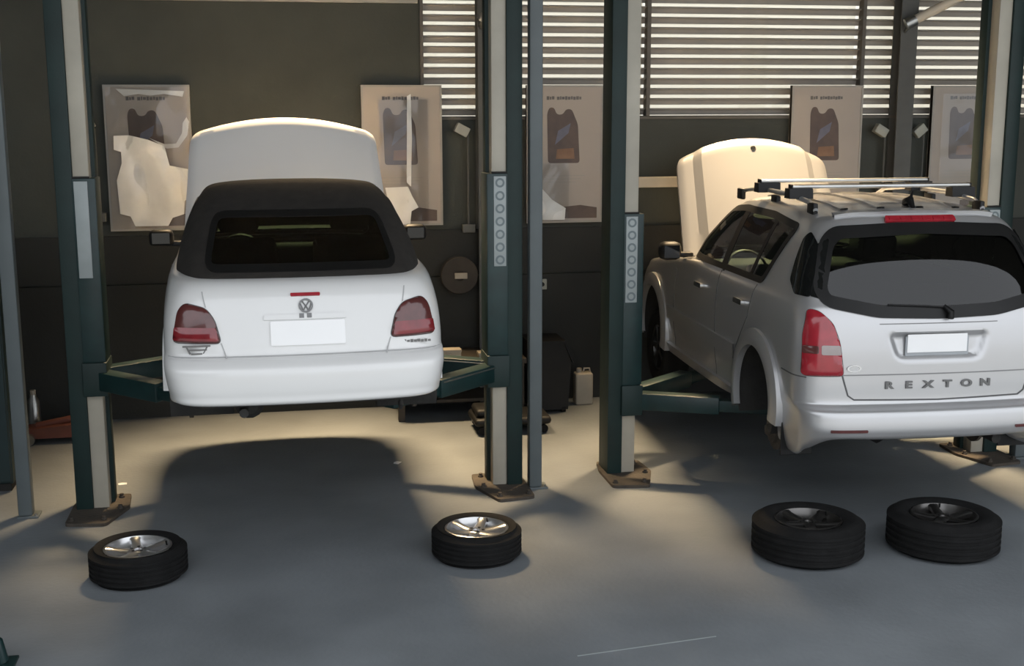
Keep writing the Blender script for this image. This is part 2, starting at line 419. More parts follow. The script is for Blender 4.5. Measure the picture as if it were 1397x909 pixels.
def make_wheel(name, D, w, rimr, rimmat, spokes, label, cat_group, loc, tilt=0):
    e = empty(name, loc, tilt); r = D/2; k = r-rimr
    prof = [(rimr, .02), (rimr+.25*k, .004), (rimr+.6*k, 0), (r-.035, .008), (r-.008, .03)]
    nb = 4
    z = .03
    seg = (w-.06)/(nb*2+1)
    for i in range(nb*2+1):
        rr = r if i % 2 == 0 else r-.009
        prof += [(rr, .03+seg*i+.002), (rr, .03+seg*(i+1)-.002)]
    prof += [(r-.008, w-.03), (r-.035, w-.008), (rimr+.6*k, w), (rimr+.25*k, w-.004), (rimr, w-.02), (rimr-.006, w-.03), (rimr-.006, .03)]
    t = MB().lathe(prof, 64, closed=True).build('tyre', M['rubber'], e, True, 30)
    rp = [(rimr-.001, w-.016), (rimr-.014, w-.012), (rimr-.020, w-.03), (rimr-.035, w-.09), (rimr-.05, .05), (rimr-.006, .022)]
    MB().lathe(rp, 64).build('rim', rimmat, e, True, 35)
    MB().lathe([(0.0, .045), (rimr-.05, .05)], 40).build('rim_back', M['under'], e, True)
    hz = w-.045
    for i in range(spokes):
        a = 2*pi*i/spokes+.2
        V = []; n = 5
        for j in range(n+1):
            q = j/n; rr = .045+(rimr-.06)*q; hw = .036-.012*q+.014*(q > .9); zt = hz+.012-.02*(1-q)*0+.018*q*q
            V += [(rr, -hw, zt-.008), (rr, -hw*.6, zt), (rr, hw*.6, zt), (rr, hw, zt-.008), (rr, hw, zt-.035), (rr, -hw, zt-.035)]
        F = []
        for j in range(n):
            for q in range(6): F.append((j*6+q, j*6+(q+1) % 6, j*6+6+(q+1) % 6, j*6+6+q))
        mb = MB(); mb.add(V, F); mb.xform(Matrix.Rotation(a, 4, 'Z')); mb.build('spoke', rimmat, e, True, 40)
    hub = MB().lathe([(0, hz-.004), (.020, hz-.004), (.024, hz+.012), (.052, hz+.014), (.066, hz+.004), (.068, hz-.04)], 32).build('hub', rimmat, e, True, 40)
    MB().lathe([(0, hz+.002), (.019, hz+.001), (.0195, hz-.006)], 24).build('hub_bore', M['under'], hub, True)
    for i in range(5):
        a = 2*pi*i/5; MB().lathe([(0, hz+.008), (.007, hz+.008), (.0075, hz+.0145), (.010, hz+.0145)], 10, (.042*cos(a), .042*sin(a), .002)).build('bolt_hole', M['under'], hub)
    MB().tube([(rimr-.03, 0, w-.035), (rimr-.035, 0, w-.008)], .005, 8).build('valve', M['black'], e)
    tagp(e, label, 'wheel', cat_group)
    return e
def car_wheel(name, parent, x, y, z, D, w, rimr, rimmat):
    # an upright wheel still bolted to the car
    s = 1 if y > 0 else -1; r = D/2
    prof = [(rimr, -w/2+.02), (rimr+.03, -w/2), (r-.04, -w/2), (r-.01, -w/2+.03), (r, -w/2+.05), (r, w/2-.05), (r-.01, w/2-.03), (r-.04, w/2), (rimr+.03, w/2), (rimr, w/2-.02)]
    o = MB().lathe(prof, 48, (x, y, z), 'y', True).build(name, M['rubber'], parent, True, 35)
    mb = MB().lathe([(rimr, s*(w/2-.02)), (rimr-.02, s*(w/2-.03)), (rimr-.03, s*(w/2-.08)), (0, s*(w/2-.08))], 32, (x, y, z), 'y')
    for i in range(5):
        a = 2*pi*i/5; c, q = cos(a), sin(a)
        mb.prism([(x+c*.03-q*.03, z+q*.03+c*.03), (x+c*(rimr-.01)-q*.02, z+q*(rimr-.01)+c*.02), (x+c*(rimr-.01)+q*.02, z+q*(rimr-.01)-c*.02), (x+c*.03+q*.03, z+q*.03-c*.03)], y+s*(w/2-.06), y+s*(w/2-.025), 'y')
    mb.build('rim', rimmat, o, True, 35)
    return o
def brake(parent, x, y, z, r):
    s = 1 if y > 0 else -1
    o = MB().lathe([(0, s*.05), (.035, s*.05), (.04, s*.02), (r*.62, s*.015), (r*.64, -s*.01), (r, -s*.012), (r, -s*.035), (.03, -s*.04)], 36, (x, y, z), 'y').build('brake_disc', M['rust'], parent, True, 35)
    MB().box(x-.07, x+.07, y-.05, y+.012, z+r*.55, z+r*1.02, .015).build('brake_caliper', M['rust'], parent, True)
    MB().tube([(x, y-s*.04, z), (x, y-s*.4, z+.02)], .035, 10).build('axle_stub', M['under'], parent, True)
    return o
def arch_flare(parent, cx_, cz, r0, r1, ys, y1, mt, a0=-25, a1=205, name='arch_flare', lip=.012):
    # swept moulding round a wheel opening, one side (sign of y1)
    V = []; n = 36; F = []
    for i in range(n+1):
        a = R(a0+(a1-a0)*i/n); c, s_ = cos(a), sin(a)
        sec = [(r0, y1-.05*np.sign(y1)), (r0, y1-lip*.3*np.sign(y1)), (r0+.012, y1), (r0+(r1-r0)*.5, y1-.004*np.sign(y1)), (r1-.01, y1-.022*np.sign(y1)), (r1, ys)]
        V += [(cx_+q*c, y, cz+q*s_) for q, y in sec]
    k = 6
    for i in range(n):
        for j in range(k-1): F.append((i*k+j, (i+1)*k+j, (i+1)*k+j+1, i*k+j+1))
    F += [tuple(range(k)), tuple(range(n*k, n*k+k))]
    mb = MB(); mb.add(V, F); return mb.build(name, mt, parent, True, 50)
def wheel_well(parent, cx_, cz, r, y0, y1):
    V = []; F = []; n = 20
    for i in range(n+1):
        a = R(-30+240*i/n)
        for y in (y0, y1): V.append((cx_+r*cos(a), y, cz+r*sin(a)))
    for i in range(n): F.append((2*i, 2*i+1, 2*i+3, 2*i+2))
    F.append(tuple(2*i for i in range(n+1)))
    mb = MB(); mb.add(V, F); return mb.build('wheel_well', M['under'], parent, True)
def seat_part(parent, x, y, z, w=.48):
    o = MB().box(x-.25, x+.25, y-w/2, y+w/2, z, z+.16, .05).build('seat', M['seat'], parent, True, 60)
    b = MB().box(-.07, .07, -w/2, w/2, 0, .62, .05); b.xform(Matrix.Translation((x-.22, y, z+.12)) @ Matrix.Rotation(R(-16), 4, 'Y')); b.build('backrest', M['seat'], o, True, 60)
    h = MB().box(-.05, .05, -.13, .13, 0, .18, .04); h.xform(Matrix.Translation((x-.40, y, z+.76)) @ Matrix.Rotation(R(-10), 4, 'Y')); h.build('headrest', M['seat'], o, True, 60)
    return o
def hood_panel(parent, hx, hz, L, w0, w1, angle, crown, bow, ridge, mt, thick=.03, hood_name='hood'):
    nu, nv = 24, 40; V = []; F = []
    mtx = Matrix.Translation((hx, 0, hz)) @ Matrix.Rotation(-angle, 4, 'Y')
    def surf(u, v, dz):
        wdt = w0+(w1-w0)*u
        vv = v
        l = L*u - bow*u*u*vv*vv
        corner = max(0, u-.86)/.14
        y = wdt*vv*(1-.05*corner**2)
        z = -crown*vv*vv - .03*max(0, (u-.93)/.07)**2
        t = min(1, max(0, (abs(vv)-.72)/.06)); z -= ridge*(t*t*(3-2*t))
        e = max(0, abs(vv)-.93)/.07; z -= .02*e*e
        return mtx @ Vector((l, y, z+dz))
    for s_ in (0, -thick):
        for i in range(nu+1):
            for j in range(nv+1): V.append(surf(i/nu, -1+2*j/nv, s_))
    n1 = (nu+1)*(nv+1); I = lambda i, j, k=0: k*n1+i*(nv+1)+j
    for i in range(nu):
        for j in range(nv):
            F.append((I(i, j), I(i+1, j), I(i+1, j+1), I(i, j+1))); F.append((I(i, j, 1), I(i, j+1, 1), I(i+1, j+1, 1), I(i+1, j, 1)))
    for i in range(nu): F += [(I(i, 0), I(i, 0, 1), I(i+1, 0, 1), I(i+1, 0)), (I(i, nv), I(i+1, nv), I(i+1, nv, 1), I(i, nv, 1))]
    for j in range(nv): F += [(I(0, j), I(0, j+1), I(0, j+1, 1), I(0, j, 1)), (I(nu, j), I(nu, j, 1), I(nu, j+1, 1), I(nu, j+1))]
    mb = MB(); mb.add(V, F); return mb.build(hood_name, mt, parent, True, 30), surf

# ================================================================== white convertible
GX, GY, GZ, GA = .1435, 6.8006, .9167, -.02205
car = empty('convertible_car', (GX, GY, GZ), pi/2-GA)
tagp(car, 'white convertible with black soft top raised on the lift, bonnet open', 'car')
GL = [ # xr, wr, w, z rear, z mid, z front, x front, w front
    (.32, .60, .66, .275, .22, .24, 3.65, .58), (.045, .715, .775, .285, .20, .23, 3.93, .70), (.008, .745, .785, .345, .31, .34, 4.00, .74),
    (.0, .765, .79, .44, .42, .44, 4.02, .76), (.010, .772, .792, .495, .48, .50, 4.01, .76), (.055, .772, .795, .535, .52, .54, 4.00, .76),
    (.100, .770, .798, .56, .56, .58, 3.98, .76), (.115, .768, .803, .64, .64, .64, 3.96, .75), (.145, .756, .803, .76, .76, .70, 3.93, .74),
    (.190, .728, .79, .87, .865, .74, 3.88, .72), (.255, .69, .775, .935, .925, .78, 3.78, .68), (.36, .65, .742, .957, .950, .83, 3.55, .64),
    (.56, .54, .66, .962, .955, .89, 3.15, .55), (.80, .32, .36, .965, .96, .93, 2.90, .3), (1.0, 0, 0, .965, .96, .95, 2.80, 0)]
bm = shell(GL, 7, 12)
gd = Drape(bm)
gcut = [lambda C, N: (C[:, 2] > .9) & (C[:, 0] > .74) & (C[:, 0] < 2.62) & (abs(C[:, 1]) < .60),
        lambda C, N: (np.hypot(C[:, 0]-.80, C[:, 2]-.30) < .325) & (abs(C[:, 1]) > .55),
        lambda C, N: (np.hypot(C[:, 0]-3.275, C[:, 2]-.30) < .325) & (abs(C[:, 1]) > .55)]
cut(bm, gcut)
body = bm_obj(bm, 'body', M['white'], car); bm.free()
# soft top
TL = [(.325, .635, .728, .93, .93, .93, 2.74, .60), (.36, .635, .729, .972, .985, .985, 2.64, .60), (.64, .615, .700, 1.09, 1.11, 1.11, 2.50, .585), (.97, .58, .655, 1.22, 1.23, 1.22, 2.36, .56),
      (1.26, .53, .605, 1.32, 1.325, 1.31, 2.22, .52), (1.42, .47, .545, 1.378, 1.388, 1.36, 2.12, .46), (1.52, .37, .43, 1.404, 1.412, 1.38, 2.06, .36), (1.57, .2, .23, 1.414, 1.424, 1.385, 2.03, .2), (1.58, 0, 0, 1.416, 1.427, 1.387, 2.02, 0)]
bm = shell(TL, 8, 10); td = Drape(bm)
rw = rounded([(-.54, 1.0), (.54, 1.0), (.49, 1.255), (-.49, 1.255)], .06)
ws = rounded([(-.56, 1.0), (.56, 1.0), (.44, 1.33), (-.44, 1.33)], .05)
sw = rounded([(1.35, 1.0), (2.44, 1.0), (2.02, 1.29), (1.52, 1.29)], .05)
tcut = [lambda C, N: inpoly(C[:, 1:3], rw) & (C[:, 0] < 1.5), lambda C, N: inpoly(C[:, 1:3], ws) & (C[:, 0] > 2.05), lambda C, N: inpoly(C[:, [0, 2]], sw) & (abs(C[:, 1]) > .4)]
cut(bm, tcut)
top = bm_obj(bm, 'soft_top', M['canvas'], car, 50); bm.free()
td.patch('rear_window', 'B', rw, .004, M['glass_dark'], car, .004)
td.ribbon('window_seal', 'B', rw, .035, .006, M['black'], top, True)
td.patch('windscreen', 'F', ws, .004, M['glass_clear'], car, .004)
td.ribbon('windscreen_frame', 'F', ws, .05, .010, M['white'], car, True, .02)
for ax in 'LR':
    td.patch('side_window', ax, sw, .004, M['glass_side'], car, .004); td.ribbon('window_seal', ax, sw, .035, .007, M['black'], top, True)
for x in (1.0, 1.62): pass
# tail lights with a smoked upper and a red lower half
tl = rounded([(.728, .632), (.467, .628), (.500, .755), (.545, .815), (.655, .842), (.695, .80)], .03)
tlr = rounded([(.715, .642), (.480, .638), (.492, .710), (.708, .712)], .012)
for s_, ax in ((1, 1), (-1, -1)):
    P = tl if s_ == 1 else mirror(tl); Q = tlr if s_ == 1 else mirror(tlr)
    t = gd.patch('tail_light', 'B', P, .010, M['smoke'], car, .02, .03, .012); gd.patch('red_lens', 'B', Q, .024, M['redd'], t, .012, .03, .006)
    gd.ribbon('panel_gap', 'B', P, .008, .004, M['seam'], car, True)
    gd.ribbon('panel_gap', 'B', [(s_*.468, .628), (s_*.440, .545)], .006, .004, M['seaml'], car)
    gd.ribbon('panel_gap', 'B', [(s_*.545, .82), (s_*.556, .865), (s_*.562, .90)], .005, .005, M['seaml'], car)
gd.patch('brake_light', 'B', rounded([(-.082, .868), (.082, .868), (.082, .884), (-.082, .884)], .006), .008, M['red'], car, .01, .03)
gd.patch('plate_trim', 'B', rounded([(-.225, .745), (.235, .745), (.230, .772), (-.22, .772)], .01), .010, M['white'], car, .012, .04)
pl = gd.patch('number_plate', 'B', rounded([(-.212, .607), (.198, .607), (.198, .737), (-.212, .737)], .008, 2), .012, M['plate'], car, .012, .05)
for a in (-.03, .012): gd.patch('plate_screw', 'B', [(a, .752), (a+.026, .752), (a+.026, .776), (a, .776)], .013, M['badge'], car, .006, .02)
# round emblem: ring with strokes
q, n_ = gd.hit('B', 0, .818, .006); tilt = math.atan2(n_.z, -n_.x)
emb = MB().lathe([(.032, -.003), (.032, .004), (.040, .004), (.040, -.003)], 32)
for a, b in (((-.020, .026), (0, -.004)), ((0, -.004), (.020, .026)), ((-.030, .012), (-.014, -.030)), ((-.014, -.030), (0, 0)), ((0, 0), (.014, -.030)), ((.014, -.030), (.030, .012))):
    emb.tube([(a[0], a[1], .001), (b[0], b[1], .001)], .0035, 6)
emb.xform(rear_frame(q.x, q.y, q.z, tilt)); emb.build('emblem', M['badge'], car, True)
# dark script badges under both lights
q, n_ = gd.hit('B', .60, .598, .006)
b = MB().box(-.075, .075, .012, .022, -.002, .004).box(-.045, .055, -.008, .0, -.002, .004).box(-.03, .03, -.030, -.022, -.002, .004)
b.tube([(-.055, .017, 0), (-.035, -.026, 0)], .005, 6).tube([(.06, .017, 0), (.035, -.026, 0)], .005, 6)
b.xform(rear_frame(q.x, q.y, q.z)); b.build('script_badge', M['badge'], car)
q, n_ = gd.hit('B', -.61, .598, .006); b = MB()
for i in range(9): b.box(-.09+i*.02, -.09+i*.02+.016, -.008+(i % 3)*.001, .006+(i % 2)*.003, -.002, .004)
b.xform(rear_frame(q.x, q.y, q.z)); b.build('script_badge', M['badge'], car)
gd.ribbon('panel_gap', 'B', [(-.76, .552), (.76, .552)], .006, .003, M['seaml'], car)
# bonnet, interior, running gear
hd, hs = hood_panel(car, 2.74, .965, .95, .77, .70, R(66), .045, .10, .0, M['white'])
for s_ in (1, -1):
    MB().tube([(2.80, s_*.60, .95), (3.03, s_*.60, 1.50)], .009, 8).build('gas_strut', M['black'], car)
    o = MB().box(2.30, 2.42, min(s_*.82, s_*.99), max(s_*.82, s_*.99), .93, 1.05, .035).build('mirror', M['black'], car, True, 60)
    MB().box(2.296, 2.301, min(s_*.845, s_*.965), max(s_*.845, s_*.965), .955, 1.03).build('mirror_glass', M['glassblack'], o)
    MB().box(2.34, 2.42, min(s_*.72, s_*.84), max(s_*.72, s_*.84), .93, .965, .012).build('mirror_arm', M['black'], o, True)
    arch_flare(car, .80, .30, .315, .345, s_*.70, s_*.812, M['white'], 0, 180); arch_flare(car, 3.275, .30, .315, .345, s_*.70, s_*.812, M['white'], 0, 180)
    wheel_well(car, .80, .30, .33, s_*.42, s_*.78); wheel_well(car, 3.275, .30, .33, s_*.42, s_*.78)
    car_wheel('wheel', car, 3.275, s_*.70, .17, .585, .2, .19, M['rim'])
    brake(car, .80, s_*.70, .17, .115)
    MB().tube([(.78, s_*.58, .12), (.80, s_*.56, .55)], .028, 10).build('shock_absorber', M['under'], car, True)
    seat_part(car, 1.95, s_*.36, .34)
    gd.ribbon('side_moulding', 'L' if s_ > 0 else 'R', [(1.16, .50), (2.90, .50)], .05, .012, M['white'], car, False, .014)
    gd.ribbon('panel_gap', 'L' if s_ > 0 else 'R', [(1.40, .92), (1.38, .60), (1.50, .26), (2.62, .26), (2.66, .60), (2.60, .90)], .007, .003, M['seamg'], car)
    gd.patch('door_handle', 'L' if s_ > 0 else 'R', rounded([(1.46, .74), (1.62, .74), (1.62, .775), (1.46, .775)], .01), .014, M['white'], car, .02)
MB().box(.85, 1.35, -.55, .55, .42, .58, .05).build('rear_bench', M['seat'], car, True, 60)
MB().box(2.42, 2.72, -.66, .66, .62, .92, .05).build('dashboard', M['interior'], car, True, 60)
MB().lathe([(.165, -.01), (.18, 0), (.165, .01), (.155, 0)], 28, closed=True).xform(Matrix.Translation((2.36, .36, .84)) @ Matrix.Rotation(R(-65), 4, 'Y')).build('steering_wheel', M['black'], car, True)
MB().box(.45, 3.5, -.66, .66, .20, .27, .02).build('underbody', M['under'], car)
MB().box(.08, .50, -.60, .60, .27, .34, .02).build('bumper_underside', M['under'], car)
MB().box(3.3, 3.8, -.5, .5, .45, .80, .05).build('engine', M['under'], car, True)
MB().tube([(.80, -.66, .17), (.85, 0, .20), (.80, .66, .17)], .045, 10).build('rear_axle', M['under'], car, True)
MB().tube([(.09, .36, .235), (.35, .36, .235), (.5, .30, .20), (2.6, .05, .17)], .026, 12).build('exhaust_pipe', M['under'], car, True)
MB().tube([(.35, .33, .215), (.42, .33, .21), (.78, .33, .20), (.85, .33, .20)], [.05, .085, .085, .05], 14).build('silencer', M['under'], car, True)
MB().tube([(.12, -.52, .30), (.12, -.52, .24), (.15, -.52, .21), (.18, -.52, .24)], .012, 8).build('tow_eye', M['under'], car)

# ================================================================== silver off-roader
RX, RY, RZ, RA = 4.135, 7.076, .3431, .0416
suv = empty('estate_suv', (RX, RY, RZ), pi/2-RA)
tagp(suv, 'silver four-wheel-drive estate with roof bars raised on the lift, bonnet open', 'car')
RL = [ (.30, .64, .70, .36, .33, .35, 4.35, .62), (.06, .82, .85, .375, .34, .35, 4.62, .78), (.0, .862, .885, .43, .41, .44, 4.71, .82), (.0, .875, .892, .52, .50, .54, 4.72, .84),
       (.018, .882, .902, .568, .56, .60, 4.71, .84), (.070, .884, .905, .592, .60, .64, 4.70, .84), (.092, .886, .908, .62, .65, .70, 4.70, .84), (.096, .887, .912, .74, .78, .78, 4.69, .84),
       (.105, .884, .912, .93, .95, .86, 4.68, .84), (.125, .872, .904, 1.10, 1.10, .96, 4.62, .82), (.155, .858, .886, 1.20, 1.20, 1.05, 4.48, .78), (.195, .838, .856, 1.27, 1.265, 1.15, 3.50, .72),
       (.285, .787, .802, 1.45, 1.45, 1.40, 3.12, .68), (.385, .722, .740, 1.62, 1.63, 1.60, 2.78, .62), (.455, .672, .690, 1.705, 1.725, 1.70, 2.58, .57), (.50, .60, .62, 1.752, 1.785, 1.755, 2.44, .50),
       (.53, .46, .48, 1.775, 1.81, 1.775, 2.38, .38), (.55, .24, .25, 1.785, 1.822, 1.785, 2.34, .2), (.555, 0, 0, 1.787, 1.825, 1.787, 2.33, 0)]
def rtw(C):
    C[0, 3:5, 2] = .24; C[1, 3, 2] = .30; C[1, 4, 2] = .22; C[2, 4, 2] = .38; C[0, 4, 1] = .80; C[0, 4, 0] = .42; C[0, 3, 1] = .74
recess = rounded([(.345, 1.055), (-.335, 1.055), (-.275, .885), (.285, .885)], .05)
rcp = np.array(recess)
def rdef(V):
    m_ = (V[:, 0] < .3) & (V[:, 2] > .86) & (V[:, 2] < 1.08) & (V[:, 1] < .4)
    ins = inpoly(V[:, 1:3], recess) & m_
    P = np.array(recess); A = P; B = np.roll(P, -1, 0); d = np.full(len(V), 9.0)
    idx = np.where(m_)[0]
    for a, b in zip(A, B):
        ab = b-a; t = np.clip(((V[idx, 1:3]-a)@ab)/(ab@ab+1e-12), 0, 1); q = a+t[:, None]*ab
        d[idx] = np.minimum(d[idx], np.hypot(*(V[idx, 1:3]-q).T))
    sd_ = np.where(ins, d, -d); t = np.clip((sd_+.012)/.045, 0, 1)*(np.abs(d) < 8)
    V = V.copy(); V[:, 0] += .035*t*t*(3-2*t)
    return V
def rdef_half(V):
    # the recess is symmetric, so the half surface carries it
    return rdef(V)
recess_sym = rounded([(.34, 1.055), (-.34, 1.055), (-.28, .885), (.28, .885)], .05); recess = recess_sym
bm = shell(RL, 12, 22, rtw, rdef_half); rd = Drape(bm)
sidew = rounded([(1.07, 1.275), (2.80, 1.262), (2.62, 1.42), (2.20, 1.685), (1.9, 1.715), (1.3, 1.715), (.80, 1.675)], .04)
quart = rounded([(.30, 1.272), (.44, 1.275), (.58, 1.35), (.61, 1.62), (.57, 1.665), (.47, 1.60), (.36, 1.42)], .025)
rearg = rounded([(.72, 1.255), (.40, 1.19), (0, 1.178), (-.40, 1.19), (-.72, 1.255), (-.745, 1.33), (-.655, 1.60), (-.585, 1.665), (0, 1.692), (.585, 1.665), (.655, 1.60), (.745, 1.33)], .05)
wss = rounded([(-.66, 1.24), (.66, 1.24), (.53, 1.68), (-.53, 1.68)], .06)
rcut = [lambda C, N: inpoly(C[:, [0, 2]], sidew) & (abs(C[:, 1]) > .5), lambda C, N: inpoly(C[:, 1:3], rearg) & (C[:, 0] < 1.0), lambda C, N: inpoly(C[:, 1:3], wss) & (C[:, 0] > 2.3),
        lambda C, N: (np.hypot(C[:, 0]-.98, C[:, 2]-.47) < .405) & (abs(C[:, 1]) > .5), lambda C, N: (np.hypot(C[:, 0]-3.815, C[:, 2]-.49) < .405) & (abs(C[:, 1]) > .5)]
cut(bm, rcut)
sbody = bm_obj(bm, 'body', M['silver'], suv)
# dark lining just inside the shell
lin = bm.copy(); lin.normal_update()
offs = [(v, v.normal.copy()) for v in lin.verts]
for v, n_ in offs: v.co -= n_*.03
def grow(poly, k):
    c = Vector((sum(p[0] for p in poly)/len(poly), sum(p[1] for p in poly)/len(poly))); return [tuple(c+(Vector(p)-c)*k) for p in poly]
gs, gr_, gw = grow(sidew, 1.06), grow(rearg, 1.07), grow(wss, 1.06)
cut(lin, [lambda C, N: inpoly(C[:, [0, 2]], gs) & (abs(C[:, 1]) > .5), lambda C, N: inpoly(C[:, 1:3], gr_) & (C[:, 0] < 1.0), lambda C, N: inpoly(C[:, 1:3], gw) & (C[:, 0] > 2.3)])
bmesh.ops.delete(lin, geom=[f for f in lin.faces if f.calc_center_median().z < .62 or (f.calc_center_median().x > 3.3)], context='FACES')
bm_obj(lin, 'interior_lining', M['interior'], suv); lin.free(); bm.free()
for ax in 'LR':
    s_ = 1 if ax == 'L' else -1
    rd.patch('side_window', ax, [p for p in sidew if True], .004, M['glass_side'] , suv, .004)
    rd.ribbon('window_frame', ax, sidew, .045, .008, M['black'], suv, True)
    rd.ribbon('door_pillar', ax, [(1.93, 1.25), (1.80, 1.72)], .10, .007, M['black'], suv)
    rd.ribbon('door_pillar', ax, [(1.32, 1.26), (1.16, 1.71)], .05, .007, M['black'], suv)
    rd.patch('quarter_window', ax, quart, .013, M['glassblack'], suv, .012)
    cpl = [(.70, 1.250), (.80, 1.278), (.765, 1.42), (.70, 1.595), (.63, 1.635), (.70, 1.45)]
    rd.patch('corner_glass', 'B', cpl if s_ == 1 else mirror(cpl), .009, M['glassblack'], suv, .012, .03)
    rd.ribbon('side_moulding', ax, [(1.45, .70), (3.30, .70)], .11, .018, M['silver'], suv, False, .02)
    rd.ribbon('panel_gap', ax, [(1.93, 1.24), (1.95, .70), (1.93, .40)], .008, .003, M['seam'], suv)
    rd.ribbon('panel_gap', ax, [(3.08, 1.10), (3.14, .70), (3.10, .40)], .008, .003, M['seam'], suv)
    rd.ribbon('panel_gap', ax, [(1.13, 1.24), (1.20, 1.0), (1.42, .75), (1.46, .40)], .008, .003, M['seam'], suv)
    rd.ribbon('panel_gap', ax, [(.20, .772), (.50, .772)], .008, .003, M['seam'], suv)
    for hx_, hz_ in ((2.36, 1.065), (1.37, 1.085)):
        h = rd.patch('door_handle', ax, rounded([(hx_-.09, hz_-.018), (hx_+.09, hz_-.018), (hx_+.09, hz_+.018), (hx_-.09, hz_+.018)], .015), .03, M['chrome'], suv, .028)
    rd.ribbon('sill_step', ax, [(1.50, .385), (3.32, .385)], .07, .03, M['silver'], suv, False, .035)
    arch_flare(suv, .98, .47, .365, .49, s_*.83, s_*.952, M['silver'], -22, 192); arch_flare(suv, 3.815, .49, .37, .49, s_*.78, s_*.942, M['silver'], -20, 200)
    wheel_well(suv, .98, .47, .38, s_*.45, s_*.91); wheel_well(suv, 3.815, .49, .385, s_*.45, s_*.90)
    car_wheel('wheel', suv, 3.815, s_*.76, .27, .71, .24, .21, M['rimdark'])
    brake(suv, .98, s_*.77, .22, .145)
    MB().tube([(1.05, s_*.55, .16), (1.0, s_*.52, .62)], .03, 10).build('shock_absorber', M['under'], suv, True)
    seat_part(suv, 2.35, s_*.40, .55, .52)
    MB().box(1.10, 1.20, s_*.38-.22, s_*.38+.22, .62, 1.22, .05).build('rear_seat', M['seat'], suv, True, 60)
    # door mirror
    o = MB().box(2.84, 2.98, min(s_*.92, s_*1.11), max(s_*.92, s_*1.11), 1.20, 1.355, .05).build('mirror', M['black'], suv, True, 60)
    MB().box(2.835, 2.841, min(s_*.95, s_*1.08), max(s_*.95, s_*1.08), 1.225, 1.33).build('mirror_glass', M['glassblack'], o)
    MB().box(2.86, 2.95, min(s_*.82, s_*.94), max(s_*.82, s_*.94), 1.225, 1.265, .012).build('mirror_arm', M['black'], o, True)
    # roof rail, its feet
    MB().tube([(.78, s_*.60, 1.785), (.90, s_*.60, 1.835), (1.3, s_*.60, 1.862), (1.9, s_*.60, 1.860), (2.28, s_*.585, 1.825), (2.40, s_*.575, 1.775)], .018, 10).build('roof_rail', M['silver'], suv, True)
    for fx in (.84, 1.55, 2.33): MB().box(fx-.06, fx+.06, s_*.60-.018, s_*.60+.018, 1.75, 1.835, .01).build('rail_foot', M['black'], suv, True)
rd.patch('rear_window', 'B', rearg, .004, M['glass_dark'], suv, .004, .04, fit=True)
rd.ribbon('window_seal', 'B', rearg, .075, .012, M['black'], suv, True)
rd.patch('windscreen', 'F', wss, .004, M['glass_clear'], suv, .004); rd.ribbon('window_seal', 'F', wss, .05, .008, M['black'], suv, True)
# crossbars with black clamps
for bx in (1.10, 1.74):
    bar = MB().box(bx-.035, bx+.035, -.66, .66, 1.912, 1.940, .012).build('roof_bar', M['steel'], suv, True)
    for s_ in (1, -1):
        MB().prism([(bx-.055, 1.845), (bx+.055, 1.845), (bx+.045, 1.915), (bx-.045, 1.915)], s_*.60-.085, s_*.60+.085, 'y').build('bar_clamp', M['black'], bar)
        MB().box(bx-.036, bx+.036, s_*.66-.004, s_*.66+.006, 1.910, 1.942, .003).build('end_cap', M['black'], bar)
# roof ribs
for y in (.40, .14, -.14, -.40):
    rd.ribbon('roof_rib', 'T', [(.78, y), (2.20, y)], .055, .014, M['silver'], suv, False, .016)
rd.ribbon('spoiler_lip', 'T', [(.60, -.55), (.575, -.3), (.57, 0), (.575, .3), (.60, .55)], .06, .022, M['silver'], suv, False, .03)
# aerial
q, n_ = rd.hit('T', .86, -.10, 0)
MB().tube([(q.x-.07, q.y, q.z), (q.x-.01, q.y, q.z+.045), (q.x+.05, q.y, q.z+.03), (q.x+.09, q.y, q.z)], [.012, .03, .026, .008], 10).build('aerial_base', M['black'], suv, True)
MB().tube([(q.x, q.y, q.z+.03), (q.x-.05, q.y, q.z+.11)], [.018, .006], 8).build('aerial', M['black'], suv, True)
rd.patch('brake_light', 'B', rounded([(-.245, 1.722), (.245, 1.722), (.24, 1.756), (-.24, 1.756)], .012), .022, M['red'], suv, .03, .04)
for i in range(6): rd.patch('led_cell', 'B', [(-.215+i*.075, 1.730), (-.215+i*.075+.055, 1.730), (-.215+i*.075+.055, 1.748), (-.215+i*.075, 1.748)], .026, M['red'], suv, .006, .03)
# tail lights
st = rounded([(.872, .785), (.632, .790), (.660, 1.0), (.700, 1.12), (.775, 1.195), (.832, 1.205), (.862, 1.05)], .03)
stm = rounded([(.770, .925), (.655, .925), (.662, .985), (.770, .985)], .012)
stm2 = rounded([(.862, .93), (.785, .93), (.785, .98), (.858, .98)], .012)
for s_ in (1, -1):
    f = (lambda p: p) if s_ == 1 else mirror
    t = rd.patch('tail_light', 'B', f(st), .012, M['red'], suv, .025, .03, .014)
    rd.patch('reverse_lens', 'B', f(stm), .030, M['clearlens'], t, .012, .03); rd.patch('indicator_lens', 'B', f(stm2), .030, M['smoke'], t, .012, .03)
    rd.ribbon('panel_gap', 'B', f(st), .010, .004, M['seam'], suv, True)
    rd.patch('bumper_reflector', 'B', f(rounded([(.50, .440), (.735, .440), (.735, .458), (.50, .458)], .006)), .008, M['smoke'], suv, .012, .04)
    rd.ribbon('panel_gap', 'B', [(s_*.640, .79), (s_*.625, .74), (s_*.60, .66), (s_*.56, .632), (0, .622)], .010, .003, M['seam'], suv)
rd.ribbon('panel_gap', 'B', [(-.635, .792), (.635, .792)], .007, .003, M['seamg'], suv)
rd.ribbon('panel_gap', 'B', [(-.40, 1.115), (.40, 1.115)], .006, .003, M['seamg'], suv)
pl = MB().box(.098, .106, -.205, .225, .905, 1.03, .002).build('number_plate', M['plateg'], suv)
q, n_ = rd.hit('B', 0, .96, .0)
